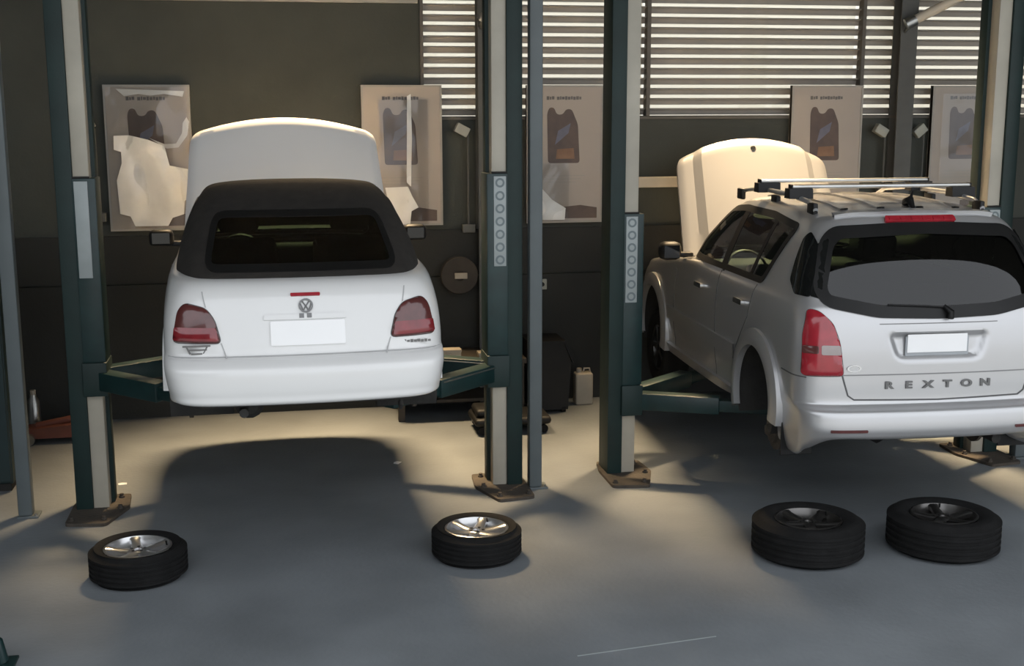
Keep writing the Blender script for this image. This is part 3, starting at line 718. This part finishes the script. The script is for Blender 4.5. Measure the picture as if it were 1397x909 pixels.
pl.location = (q.x-.115, 0, 0)
MB().box(.090, .099, -.19, .215, .928, 1.045, .001).build('plate_face', M['plate'], pl)
for i, ch in enumerate('REXTON'):
    y = .335-i*.131; q, n_ = rd.hit('B', y, .722, .004)
    text_mesh('letter', ch, .075, .006, rear_frame(q.x, y, .722) @ Matrix.Diagonal((1.25, .85, 1, 1)), M['badge'], suv)
q, n_ = rd.hit('B', .565, .835, .003)
MB().lathe([(.024, -.002), (.024, .003), (.032, .003), (.032, -.002)], 24).xform(rear_frame(q.x, q.y, q.z) @ Matrix.Diagonal((1.5, .7, 1, 1))).build('oval_badge', M['chrome'], suv)
q, n_ = rd.hit('B', -.06, 1.165, .01)
wp = MB().tube([(q.x-.02, q.y, q.z-.02), (q.x-.03, q.y, q.z+.02), (q.x+.01, q.y+.03, q.z+.055)], [.024, .022, .012], 10).build('wiper', M['black'], suv, True)
MB().tube([rd.hit('B', -.05, 1.205, .022)[0], rd.hit('B', .10, 1.215, .02)[0], rd.hit('B', .34, 1.225, .018)[0]], .007, 6).build('wiper_blade', M['black'], wp)
hd, hs = hood_panel(suv, 3.34, 1.205, 1.12, .74, .70, R(62), .035, .16, .045, M['silver'])
q = hs(.90, 0, .004); MB().lathe([(0, .004), (.02, .004), (.026, -.002)], 16).xform(Matrix.Translation(q) @ Matrix.Rotation(-R(62), 4, 'Y')).build('emblem', M['chrome'], hd)
for s_ in (1, -1): MB().tube([(3.50, s_*.56, 1.10), (3.72, s_*.56, 1.66)], .01, 8).build('gas_strut', M['black'], suv)
MB().box(2.78, 3.2, -.70, .70, .90, 1.17, .05).build('dashboard', M['interior'], suv, True, 60)
MB().lathe([(.175, -.01), (.19, 0), (.175, .01), (.165, 0)], 28, closed=True).xform(Matrix.Translation((2.72, .40, 1.12)) @ Matrix.Rotation(R(-65), 4, 'Y')).build('steering_wheel', M['black'], suv, True)
MB().box(.55, 4.2, -.62, .62, .33, .40, .02).build('underbody', M['under'], suv)
MB().box(.10, .62, -.66, .66, .40, .46, .02).build('bumper_underside', M['under'], suv)
MB().box(3.5, 4.4, -.5, .5, .5, .92, .05).build('engine', M['under'], suv, True)
MB().tube([(.98, -.72, .22), (.98, -.15, .22), (.98, 0, .22), (.98, .15, .22), (.98, .72, .22)], [.045, .05, .13, .05, .045], 14).build('rear_axle', M['under'], suv, True)
MB().tube([(.14, -.45, .33), (.6, -.45, .32), (1.4, -.30, .30), (3.2, -.2, .28)], .032, 12).build('exhaust_pipe', M['under'], suv, True)
for s_ in (1, -1): MB().box(.50, .515, s_*.78-.11, s_*.78+.11, .17, .40, .004).build('mud_flap', M['black'], suv)

# ================================================================== lift posts
def arm(parent, p0, p1, zb):
    """a two-stage swinging arm from the carriage pivot p0 to the pad under the car at p1"""
    a = Vector((p0[0], p0[1], zb)); b = Vector((p1[0], p1[1], zb)); d = b-a; L = d.length; ang = math.atan2(d.y, d.x)
    mt = Matrix.Translation(a) @ Matrix.Rotation(ang, 4, 'Z')
    o = MB().box(-.04, L*.62, -.062, .062, 0, .13, .008).xform(mt).build('arm', M['tealb'], parent, True, 30)
    MB().box(L*.55, L+.06, -.045, .045, .018, .105, .006).xform(mt).build('arm_extension', M['tealb'], o, True, 30)
    MB().lathe([(0, -.02), (.05, -.02), (.05, .15), (.035, .165), (0, .165)], 20, (a.x, a.y, a.z)).build('pivot_pin', M['steel'], o, True)
    h = p1[2]-zb
    MB().lathe([(0, .02), (.028, .02), (.028, h-.03), (.06, h-.03), (.065, h), (0, h)], 24, (b.x, b.y, b.z)).build('lifting_pad', M['rubber'], o, True, 40)
    MB().tube([mt @ Vector((-.02, .064, .11)), mt @ Vector((L*.6, .064, .11))], .006, 6).build('arm_edge', M['steel'], o)
def lift_post(label, X, Y, s, zc0, zl0, zc1, pads, mark=True):
    """X: outer face, s=+1 when the car stands on the +x side; carriage from zc0 to zc1, label plate from zl0 to zc1"""
    e = empty('lift_post', (X, Y, 0)); tagp(e, label, 'lift post', 'posts of the two car lifts')
    def b(x0, x1, y0, y1, z0, z1, name, mt, bev=.006, par=e):
        a, c = sorted((s*x0, s*x1)); return MB().box(a, c, y0, y1, z0, z1, bev).build(name, mt, par, True, 30)
    pb = MB().prism(rounded([(s*-.035, -.42), (s*.24, -.46), (s*.36, -.10), (s*.34, .20), (s*.0, .22), (s*-.035, .0)], .03, 3), 0, .022).build('base_plate', M['rust'], e)
    for px_, py_ in ((.0, -.36), (.22, -.38), (.28, .12), (.02, .14), (.30, -.14)):
        MB().lathe([(0, .05), (.014, .05), (.014, .034), (.022, .034), (.022, .02)], 8, (s*px_, py_, 0)).build('anchor_bolt', M['rust'], pb)
    b(0, .115, -.12, .14, .02, 4.3, 'column', M['teal'])
    b(.115, .222, -.10, .02, .02, 4.3, 'mast', M['cream'])
    b(.115, .248, .02, .13, .02, 4.3, 'inner_channel', M['teal'])
    car_ = b(.108, .262, -.125, .135, zc0, zc1, 'carriage', M['tealb'], .008)
    b(.100, .268, -.15, .15, zc0-.02, zc0+.22, 'arm_bracket', M['teal'], .01, car_)
    b(.112, .225, -.121, -.10, zc1, zc1+.012, 'carriage_lip', M['under'], .003)
    lp = b(.122, .212, -.131, -.124, zl0, zc1-.02, 'label_plate', M['labelp'], .003, car_)
    n = 7; ph = (zc1-zl0-.02)/n
    for i in range(n):
        z = zl0+ph*(i+.5)
        if mark: MB().lathe([(.020, -.1315), (.020, -.133), (.034, -.133), (.034, -.1315)], 24, (s*.167, 0, z), 'y').build('round_mark', M['labeld'], e)
    for p in pads:
        arm(e, (s*.20, -.05 if p[1] < 0 else .05), p, zc0+.02)
    # cable and hose down the back of the column
    MB().tube([(s*.03, .15, .3), (s*.03, .155, 2.0), (s*.03, .15, 4.2)], .012, 8).build('hose', M['black'], e)
    return e
def pad(car_e, a, Xc, Yc, Zc, lx, ly, lz, X, Y):
    sx, c = sin(a), cos(a); return (Xc+lx*sx-ly*c-X, Yc+lx*c+ly*sx-Y, Zc+lz)
G = lambda lx, ly, X, Y: pad(car, GA, GX, GY, GZ, lx, ly, .205, X, Y)
Q = lambda lx, ly, X, Y: pad(suv, RA, RX, RY, RZ, lx, ly, .335, X, Y)
PY = 8.98
lift_post('dark teal lift post with cream mast to the left of the white convertible', -1.465, PY, 1, .86, 1.67, 2.35, [G(1.35, .62, -1.465, PY), G(2.75, .60, -1.465, PY)], False)
lift_post('dark teal lift post to the right of the white convertible, beside a grey pole', 1.747, PY, -1, .80, 1.68, 2.35, [G(1.35, -.62, 1.747, PY), G(2.75, -.60, 1.747, PY)])
PY2 = 9.11
lift_post('dark teal lift post on the near side of the silver estate by its front door', 2.440, PY2, 1, .50, 1.36, 2.03, [Q(1.50, .56, 2.44, PY2), Q(2.95, .55, 2.44, PY2)])
lift_post('dark teal lift post partly hidden behind the silver estate on the right', 5.745, PY2, -1, .50, 1.36, 2.03, [Q(1.50, -.56, 5.745, PY2), Q(2.95, -.55, 5.745, PY2)])
# thin grey poles standing beside the posts
def pole(x, y, label, r=.048):
    e = empty('grey_pole', (x, y, 0)); tagp(e, label, 'pole', 'grey poles beside the lift posts')
    MB().box(-r, r, -r, r, 0.012, 5.58, .012).build('shaft', M['greypole'], e, True, 40)
    MB().box(-.052, .09, -.07, .07, 0, .014, .003).build('foot_plate', M['greypole'], e)
    MB().lathe([(0, .03), (.01, .03), (.01, .012)], 8, (.07, -.05, 0)).build('bolt', M['steel'], e)
    return e
pole(-1.80, 8.86, 'thin grey pole at the left edge, left of the convertible')
pole(1.835, 8.84, 'thin grey pole between the two cars')
pole(5.86, 8.88, 'thin grey pole right of the silver estate')

# ================================================================== wheels on the floor
make_wheel('car_wheel', .585, .20, .205, M['rim'], 5, 'silver-rimmed wheel lying on the floor at the left, below the left lift post', 'wheels lying on the floor', (-.907, 7.548, 0), .3)
make_wheel('car_wheel', .575, .20, .205, M['rim'], 6, 'bright silver-rimmed wheel lying on the floor between the two cars', 'wheels lying on the floor', (1.180, 7.502, 0), 1.0)
make_wheel('car_wheel', .71, .245, .215, M['rimdark'], 5, 'large dark-rimmed wheel lying below the tail of the estate, left of the pair', 'wheels lying on the floor', (3.270, 7.137, 0), .5)
make_wheel('car_wheel', .71, .245, .215, M['rimdark'], 5, 'large dark-rimmed wheel lying at the far right of the floor, right of the pair', 'wheels lying on the floor', (4.171, 7.064, 0), 1.2)

# ================================================================== posters
def poster(x0, label, film_pts=None, w=.735):
    z0, z1 = 1.73, 3.01; e = empty('oil_poster', (x0, YW, z0)); h = z1-z0
    tagp(e, label, 'poster', 'oil posters on the back wall')
    MB().box(0, w, -.085, -.04, 0, h, .004).build('board', M['poster'], e)
    f = MB().box(0, w, -.092, -.03, -.0, .018).box(0, w, -.092, -.03, h-.018, h).box(0, .018, -.092, -.03, .018, h-.018).box(w-.018, w, -.092, -.03, .018, h-.018)
    f.build('frame', M['posterf'], e)
    yb = -.0855
    # printed oil bottle with two shoulders, a handle gap, a slanted label
    bt = rounded([(.205, .56), (.195, 1.02), (.215, 1.075), (.262, 1.075), (.285, 1.01), (.345, 1.01), (.375, 1.06), (.43, 1.06), (.49, .92), (.51, .56)], .03, 3)
    b = MB().prism(bt, yb-.002, yb, 'y').build('printed_bottle', M['bottle'], e)
    MB().prism([(.27, .73), (.40, .84), (.42, .93), (.30, .86)], yb-.003, yb-.0021, 'y').build('printed_label', M['bottlelab'], b)
    MB().prism([(.28, .60), (.46, .60), (.45, .70), (.29, .69)], yb-.003, yb-.0021, 'y').build('printed_label', M['bottlelab2'], b)
    t = MB()
    x = .19
    for k, wd in enumerate((.03, .02, .028, .03, .018, .03, .026, .03, .022, .028, .03, .024)):
        if k == 3: x += .02
        t.box(x, x+wd-.005, yb-.002, yb, 1.145+(k % 3)*.002, 1.178-(k % 2)*.004); x += wd
    t.build('heading', M['ink'], e)
    t = MB()
    for k in range(3): t.box(.16, .56-.04*k, yb-.0015, yb, .44-.03*k, .445-.03*k)
    t.build('fine_print', M['posterf'], e)
    MB().prism([(.36, .04), (.68, .04), (.68, .14), (.52, .165), (.36, .15)], yb-.002, yb, 'y').build('printed_footer', M['bottle'], e)
    return e
def film(e, pts, amp, seed, x0, x1, z0, z1):
    """crumpled clear film hanging over the lower part of a poster"""
    r = np.random.default_rng(seed); nx, nz = 30, 46; V = []; F = []
    K = [(r.uniform(-9, 9), r.uniform(-7, 7), r.uniform(0, 6.3), r.uniform(.3, 1)) for _ in range(9)]
    for j in range(nz+1):
        for i in range(nx+1):
            x = x0+(x1-x0)*i/nx; z = z0+(z1-z0)*j/nz
            d = sum(a*abs(sin(kx*x+kz*z+p)) for kx, kz, p, a in K)/len(K)
            V.append((x, -.098-amp*d, z))
    for j in range(nz):
        for i in range(nx): F.append((j*(nx+1)+i, j*(nx+1)+i+1, (j+1)*(nx+1)+i+1, (j+1)*(nx+1)+i))
    mb = MB(); mb.add(V, F); return mb.build('film_and_glare', M['film'], e, True, 60)
def glare_piece(e, poly, amp, seed, step=.03):
    """a pale, glossy, crumpled piece standing in for the glare on the poster film"""
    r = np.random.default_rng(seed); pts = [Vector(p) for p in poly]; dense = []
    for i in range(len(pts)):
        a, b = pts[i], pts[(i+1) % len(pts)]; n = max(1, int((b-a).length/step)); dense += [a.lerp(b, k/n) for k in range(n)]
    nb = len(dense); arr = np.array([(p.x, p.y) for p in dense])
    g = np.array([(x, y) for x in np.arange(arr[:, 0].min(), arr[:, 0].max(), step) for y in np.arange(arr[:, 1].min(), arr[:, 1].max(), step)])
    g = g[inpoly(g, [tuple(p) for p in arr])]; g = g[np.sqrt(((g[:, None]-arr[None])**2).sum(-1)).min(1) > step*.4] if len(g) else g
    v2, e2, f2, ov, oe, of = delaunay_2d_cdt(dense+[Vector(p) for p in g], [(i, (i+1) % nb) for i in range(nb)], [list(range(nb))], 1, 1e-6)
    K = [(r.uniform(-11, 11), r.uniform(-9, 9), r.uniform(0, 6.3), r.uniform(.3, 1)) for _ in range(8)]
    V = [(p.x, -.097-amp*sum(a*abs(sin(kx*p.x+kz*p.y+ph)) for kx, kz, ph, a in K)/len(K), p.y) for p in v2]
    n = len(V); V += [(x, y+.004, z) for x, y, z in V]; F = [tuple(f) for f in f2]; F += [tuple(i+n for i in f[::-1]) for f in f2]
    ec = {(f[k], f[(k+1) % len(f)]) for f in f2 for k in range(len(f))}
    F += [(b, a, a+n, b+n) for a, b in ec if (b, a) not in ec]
    mb = MB(); mb.add(V, F); return mb.build('film_and_glare', M['filmglare'], e, True, 60)
p1 = poster(-1.455, 'poster half covered by painted white glare on its crumpled film, at the far left behind the convertible')
film(p1, None, .05, 3, .02, .715, .02, 1.26)
glare_piece(p1, [(.074, .84), (.20, .845), (.364, .805), (.50, .748), (.537, .577), (.715, .54), (.715, .323), (.65, .26), (.64, .146), (.54, .114), (.5, .044), (.216, .044), (.18, .133), (.093, .158), (.08, .45), (.13, .60), (.13, .70), (.07, .72)], .07, 3)
glare_piece(p1, [(.11, 1.245), (.69, 1.225), (.675, 1.175), (.52, 1.20), (.40, 1.185), (.30, 1.20), (.18, 1.18)], .03, 5)
glare_piece(p1, [(.37, .82), (.50, .765), (.60, .77), (.655, .86), (.665, .95), (.70, 1.0), (.72, .96), (.70, .84), (.62, .735), (.52, .725)], .03, 6)
p2 = poster(.783, 'oil bottle poster just right of the convertible bonnet, painted white glare at its foot')
film(p2, None, .03, 8, .15, .60, .01, 1.15)
glare_piece(p2, [(.20, .355), (.41, .362), (.45, .27), (.505, .17), (.44, .136), (.425, .014), (.30, .014), (.24, .16)], .04, 9)
glare_piece(p2, [(.40, .40), (.415, 1.18), (.45, 1.20), (.455, .80), (.44, .36)], .02, 10)
p3 = poster(2.312, 'oil bottle poster between the middle grey pole and the next lift post')
film(p3, None, .05, 11, .01, .40, .02, .56)
glare_piece(p3, [(.02, .36), (.12, .35), (.24, .22), (.37, .14), (.36, .03), (.20, .03), (.02, .04)], .05, 13)
p4 = poster(4.925, 'oil bottle poster partly behind the raised bonnet of the silver estate')
p5 = poster(6.400, 'oil bottle poster furthest right, above the estate roof')
film(p5, None, .03, 5, .1, .70, .1, 1.2)

# ================================================================== small things on the back wall
def wall_lamp(x, z, tilt, label, drop=.9, wd=.13):
    e = empty('wall_lamp', (x, YW-.036, z)); tagp(e, label, 'lamp', 'tilted lamp boxes on the back wall')
    hb = MB().box(-wd/2, wd/2, -.10, -.02, -.045, .045, .008).xform(Matrix.Rotation(tilt, 4, 'Y')).build('lamp_box', M['paper'], e, True)
    MB().tube([(.06, -.04, -.03), (.06, -.04, -drop)], .010, 8).build('pipe', M['pillar'], e, True)
    MB().box(.0, .12, -.07, .0, -drop-.05, -drop+.03, .006).build('pipe_bracket', M['pillar'], e)
    return e
wall_lamp(-1.606, 2.667, R(-25), 'pale tilted lamp box on the wall beside the left lift post', .8)
wall_lamp(1.701, 2.604, R(28), 'pale tilted lamp box on the wall above a thin pipe, left of the middle pillar', .90)
wall_lamp(5.856, 2.574, R(30), 'pale tilted lamp box on the wall just left of the right-hand pillar', .55)
wall_lamp(6.270, 2.572, R(-40), 'pale tilted lamp box on the wall just right of the right-hand pillar', .55)
def duct(p0, p1, r, label):
    e = empty('extraction_duct', p0); tagp(e, label, 'duct'); d = Vector(p1)-Vector(p0)
    MB().tube([(0, 0, 0), d*.5, d], r, 14).build('tube', M['tubecream'], e, True)
    MB().tube([d*-.03, d*.04], r*1.25, 14).build('collar', M['steel'], e, True)
    MB().tube([(0, 0, -.02), (0, .12, -.10)], .015, 8).build('wall_bracket', M['pillar'], e)
duct((6.02, 11.35, 3.60), (7.25, 11.0, 4.25), .045, 'cream duct rising diagonally from the right-hand pillar before the blinds')
duct((1.87, 11.35, 3.60), (2.35, 11.0, 4.25), .030, 'short cream duct end on the middle pillar before the blinds')
# hose reel behind the convertible's right side
hr = empty('hose_reel', (1.66, YW-.036, 1.26)); tagp(hr, 'dark round hose reel on the wall right of the convertible', 'hose reel')
MB().lathe([(0, -.10), (.05, -.10), (.05, -.13), (.17, -.13), (.175, -.12), (.06, -.11), (.06, -.03), (.175, -.025), (.17, -.01), (0, -.01)], 32, (0, 0, 0), 'y').build('drum', M['wood'], hr, True, 30)
MB().lathe([(.08, -.105), (.15, -.105), (.15, -.035), (.08, -.035)], 32, (0, 0, 0), 'y', True).build('hose_coil', M['black'], hr, True)
MB().box(-.05, .07, -.145, -.128, -.03, .025, .004).build('pale_tag', M['canister'], hr)
# low workbench by the wall with boxes on it
wbx = empty('workbench', (1.75, 11.2, 0)); tagp(wbx, 'low dark workbench against the back wall right of the convertible', 'workbench')
MB().box(-.75, .45, -.25, .36, .50, .55, .006).build('worktop', M['wood'], wbx)
for lx in (-.70, .40):
    for ly in (-.2, .3): MB().box(lx-.03, lx+.03, ly-.03, ly+.03, 0, .50, .004).build('leg', M['wood'], wbx)
MB().box(-.72, .42, -.18, .30, .15, .18, .004).build('lower_shelf', M['wood'], wbx)
def carton(x, y, z, w, d, h, label, mt):
    e = empty('carton', (x, y, z)); tagp(e, label, 'box')
    MB().box(-w/2, w/2, -d/2, d/2, 0, h, .004).build('box_body', mt, e); MB().box(-w/2-.004, w/2+.004, -d/2-.004, d/2+.004, h-.02, h+.004, .003).build('lid', mt, e)
carton(1.52, 11.05, .552, .16, .12, .09, 'small pale carton on the low workbench beside the convertible', M['canister'])
carton(1.87, 11.08, .552, .20, .12, .045, 'flat pale box on the low workbench near the lift post', M['canister'])
# power socket by the grey pole
so = empty('wall_socket', (2.47, YW-.036, 1.14)); tagp(so, 'small pale wall socket right of the middle grey pole', 'socket')
MB().box(-.045, .045, -.03, 0, -.05, .05, .006).build('cover', M['paper'], so); MB().lathe([(0, -.033), (.02, -.033), (.022, -.03)], 16, (0, 0, 0), 'y').build('outlet', M['black'], so)
# black refuse bin and pale canister on the floor by the wall
bn = empty('refuse_bin', (2.44, 11.22, 0)); tagp(bn, 'black refuse bin with sloping lid on the floor behind the middle pole', 'bin')
MB().prism([(-.17, .03), (.17, .03), (.20, .48), (.13, .66), (-.20, .66)], -.18, .18, 'y').build('bin_body', M['black'], bn)
MB().prism([(-.21, .66), (.13, .66), (.21, .47), (.225, .48), (.14, .685), (-.21, .685)], -.20, .20, 'y').build('lid', M['black'], bn)
for s_ in (-1, 1): MB().lathe([(0, -.02), (.035, -.02), (.035, .02), (0, .02)], 16, (s_*.13, -.15, .035), 'x').build('castor', M['rubber'], bn)
cn = empty('canister', (2.83, 11.35, 0)); tagp(cn, 'pale upright canister standing on the floor against the back wall', 'canister')
MB().box(-.085, .085, -.07, .07, 0, .31, .02).build('canister_body', M['canister'], cn, True, 60)
MB().lathe([(0, .35), (.025, .35), (.027, .31), (.027, .30)], 16, (-.04, 0, 0)).build('cap', M['canister'], cn, True); MB().tube([(.0, 0, .30), (.01, 0, .345), (.06, 0, .345), (.07, 0, .30)], .010, 8).build('handle', M['canister'], cn, True)
# low trolley behind the convertible, right
tr = empty('floor_trolley', (2.02, 10.55, 0)); tagp(tr, 'low black mechanic trolley on the floor behind the post right of the convertible', 'trolley')
MB().box(-.40, .28, -.22, .22, .08, .15, .03).build('deck', M['black'], tr, True, 60); MB().box(-.38, -.16, -.16, .16, .15, .22, .03).build('head_pad', M['black'], tr, True, 60)
for sx in (-.33, .22):
    for sy in (-.17, .17): MB().lathe([(0, -.015), (.035, -.015), (.035, .015), (0, .015)], 16, (sx, sy, .036), 'y').build('castor', M['rubber'], tr)
# far left: tall dark cabinet, rusty red jack and a bright can
cb = empty('tall_cabinet', (-2.30, 9.75, 0)); tagp(cb, 'tall dark teal cabinet at the left edge behind the grey pole', 'cabinet')
MB().box(-.45, .30, -.28, .28, .06, 2.02, .01).build('cabinet_body', M['cabinet'], cb)
for a, b_ in ((-.44, -.08), (-.07, .29)):
    d = MB().box(a, b_, -.30, -.281, .08, 2.0, .006).build('door', M['cabinet'], cb); MB().box((b_-.05 if a < -.2 else a+.03), (b_-.03 if a < -.2 else a+.05), -.325, -.30, .95, 1.15, .004).build('handle', M['steel'], d)
MB().box(-.43, .28, -.26, .26, 0, .06).build('plinth', M['under'], cb)
jk = empty('trolley_jack', (-1.88, 10.9, 0)); tagp(jk, 'low rusty red trolley jack on the floor behind the left lift post', 'jack')
MB().prism([(-.30, .05), (.32, .05), (.30, .12), (.10, .16), (-.30, .13)], -.10, .10, 'y').build('jack_body', M['redpaint'], jk)
MB().tube([(-.2, 0, .14), (.15, 0, .20)], .03, 10).build('lifting_arm', M['redpaint'], jk, True); MB().lathe([(0, 0), (.05, 0), (.05, .025), (0, .025)], 16, (.15, 0, .22)).build('saddle', M['steel'], jk)
for sx in (-.25, .26):
    for sy in (-.12, .12): MB().lathe([(0, -.02), (.05, -.02), (.05, .02), (0, .02)], 18, (sx, sy, .05), 'y').build('wheel', M['steel'], jk, True)
ca = empty('spray_can', (-2.14, 11.15, 0)); tagp(ca, 'bright metal can standing on the floor at the far left by the wall', 'can')
MB().lathe([(0, 0), (.05, 0), (.052, .01), (.052, .30), (.03, .34), (.03, .36), (0, .36)], 24).build('can_body', M['steel'], ca, True, 40); MB().lathe([(0, .40), (.024, .40), (.026, .36)], 16).build('cap', M['canister'], ca, True)
# bottom left corner: end of a teal guard rail
gr = empty('guard_rail', (-1.575, 6.33, 0)); tagp(gr, 'low teal guard rail end with cream band at the bottom left corner', 'rail')
MB().tube([(-.62, -.1, .014), (-.62, -.1, .12), (-.58, -.09, .18), (-.50, -.07, .20), (-.15, .02, .20), (.0, .06, .18), (.08, .07, .12), (.10, .07, .014)], .035, 12).build('rail_tube', M['tealb'], gr, True)
MB().tube([(-.08, .038, .193), (.0, .06, .18), (.05, .066, .145)], .0375, 12).build('cream_band', M['cream'], gr, True)
for fx, fy in ((.10, .07), (-.62, -.1)): MB().box(fx-.07, fx+.07, fy-.07, fy+.07, 0, .014, .003).build('foot', M['tealb'], gr)
# two scraps on the floor
for (x, y, r_, lb) in ((-1.227, 9.498, .2, 'small white paper scrap on the floor right of the left lift post'), (.88, 9.668, 1.1, 'tiny white scrap on the shaded floor under the convertible')):
    o = MB().prism([(-.03, -.02), (.03, -.025), (.035, .015), (0, .03), (-.03, .02)], .0, .004).build('paper_scrap', M['plate']); o.location = (x, y, .001); o.rotation_euler = (0, 0, r_); tagp(o, lb, 'scrap')
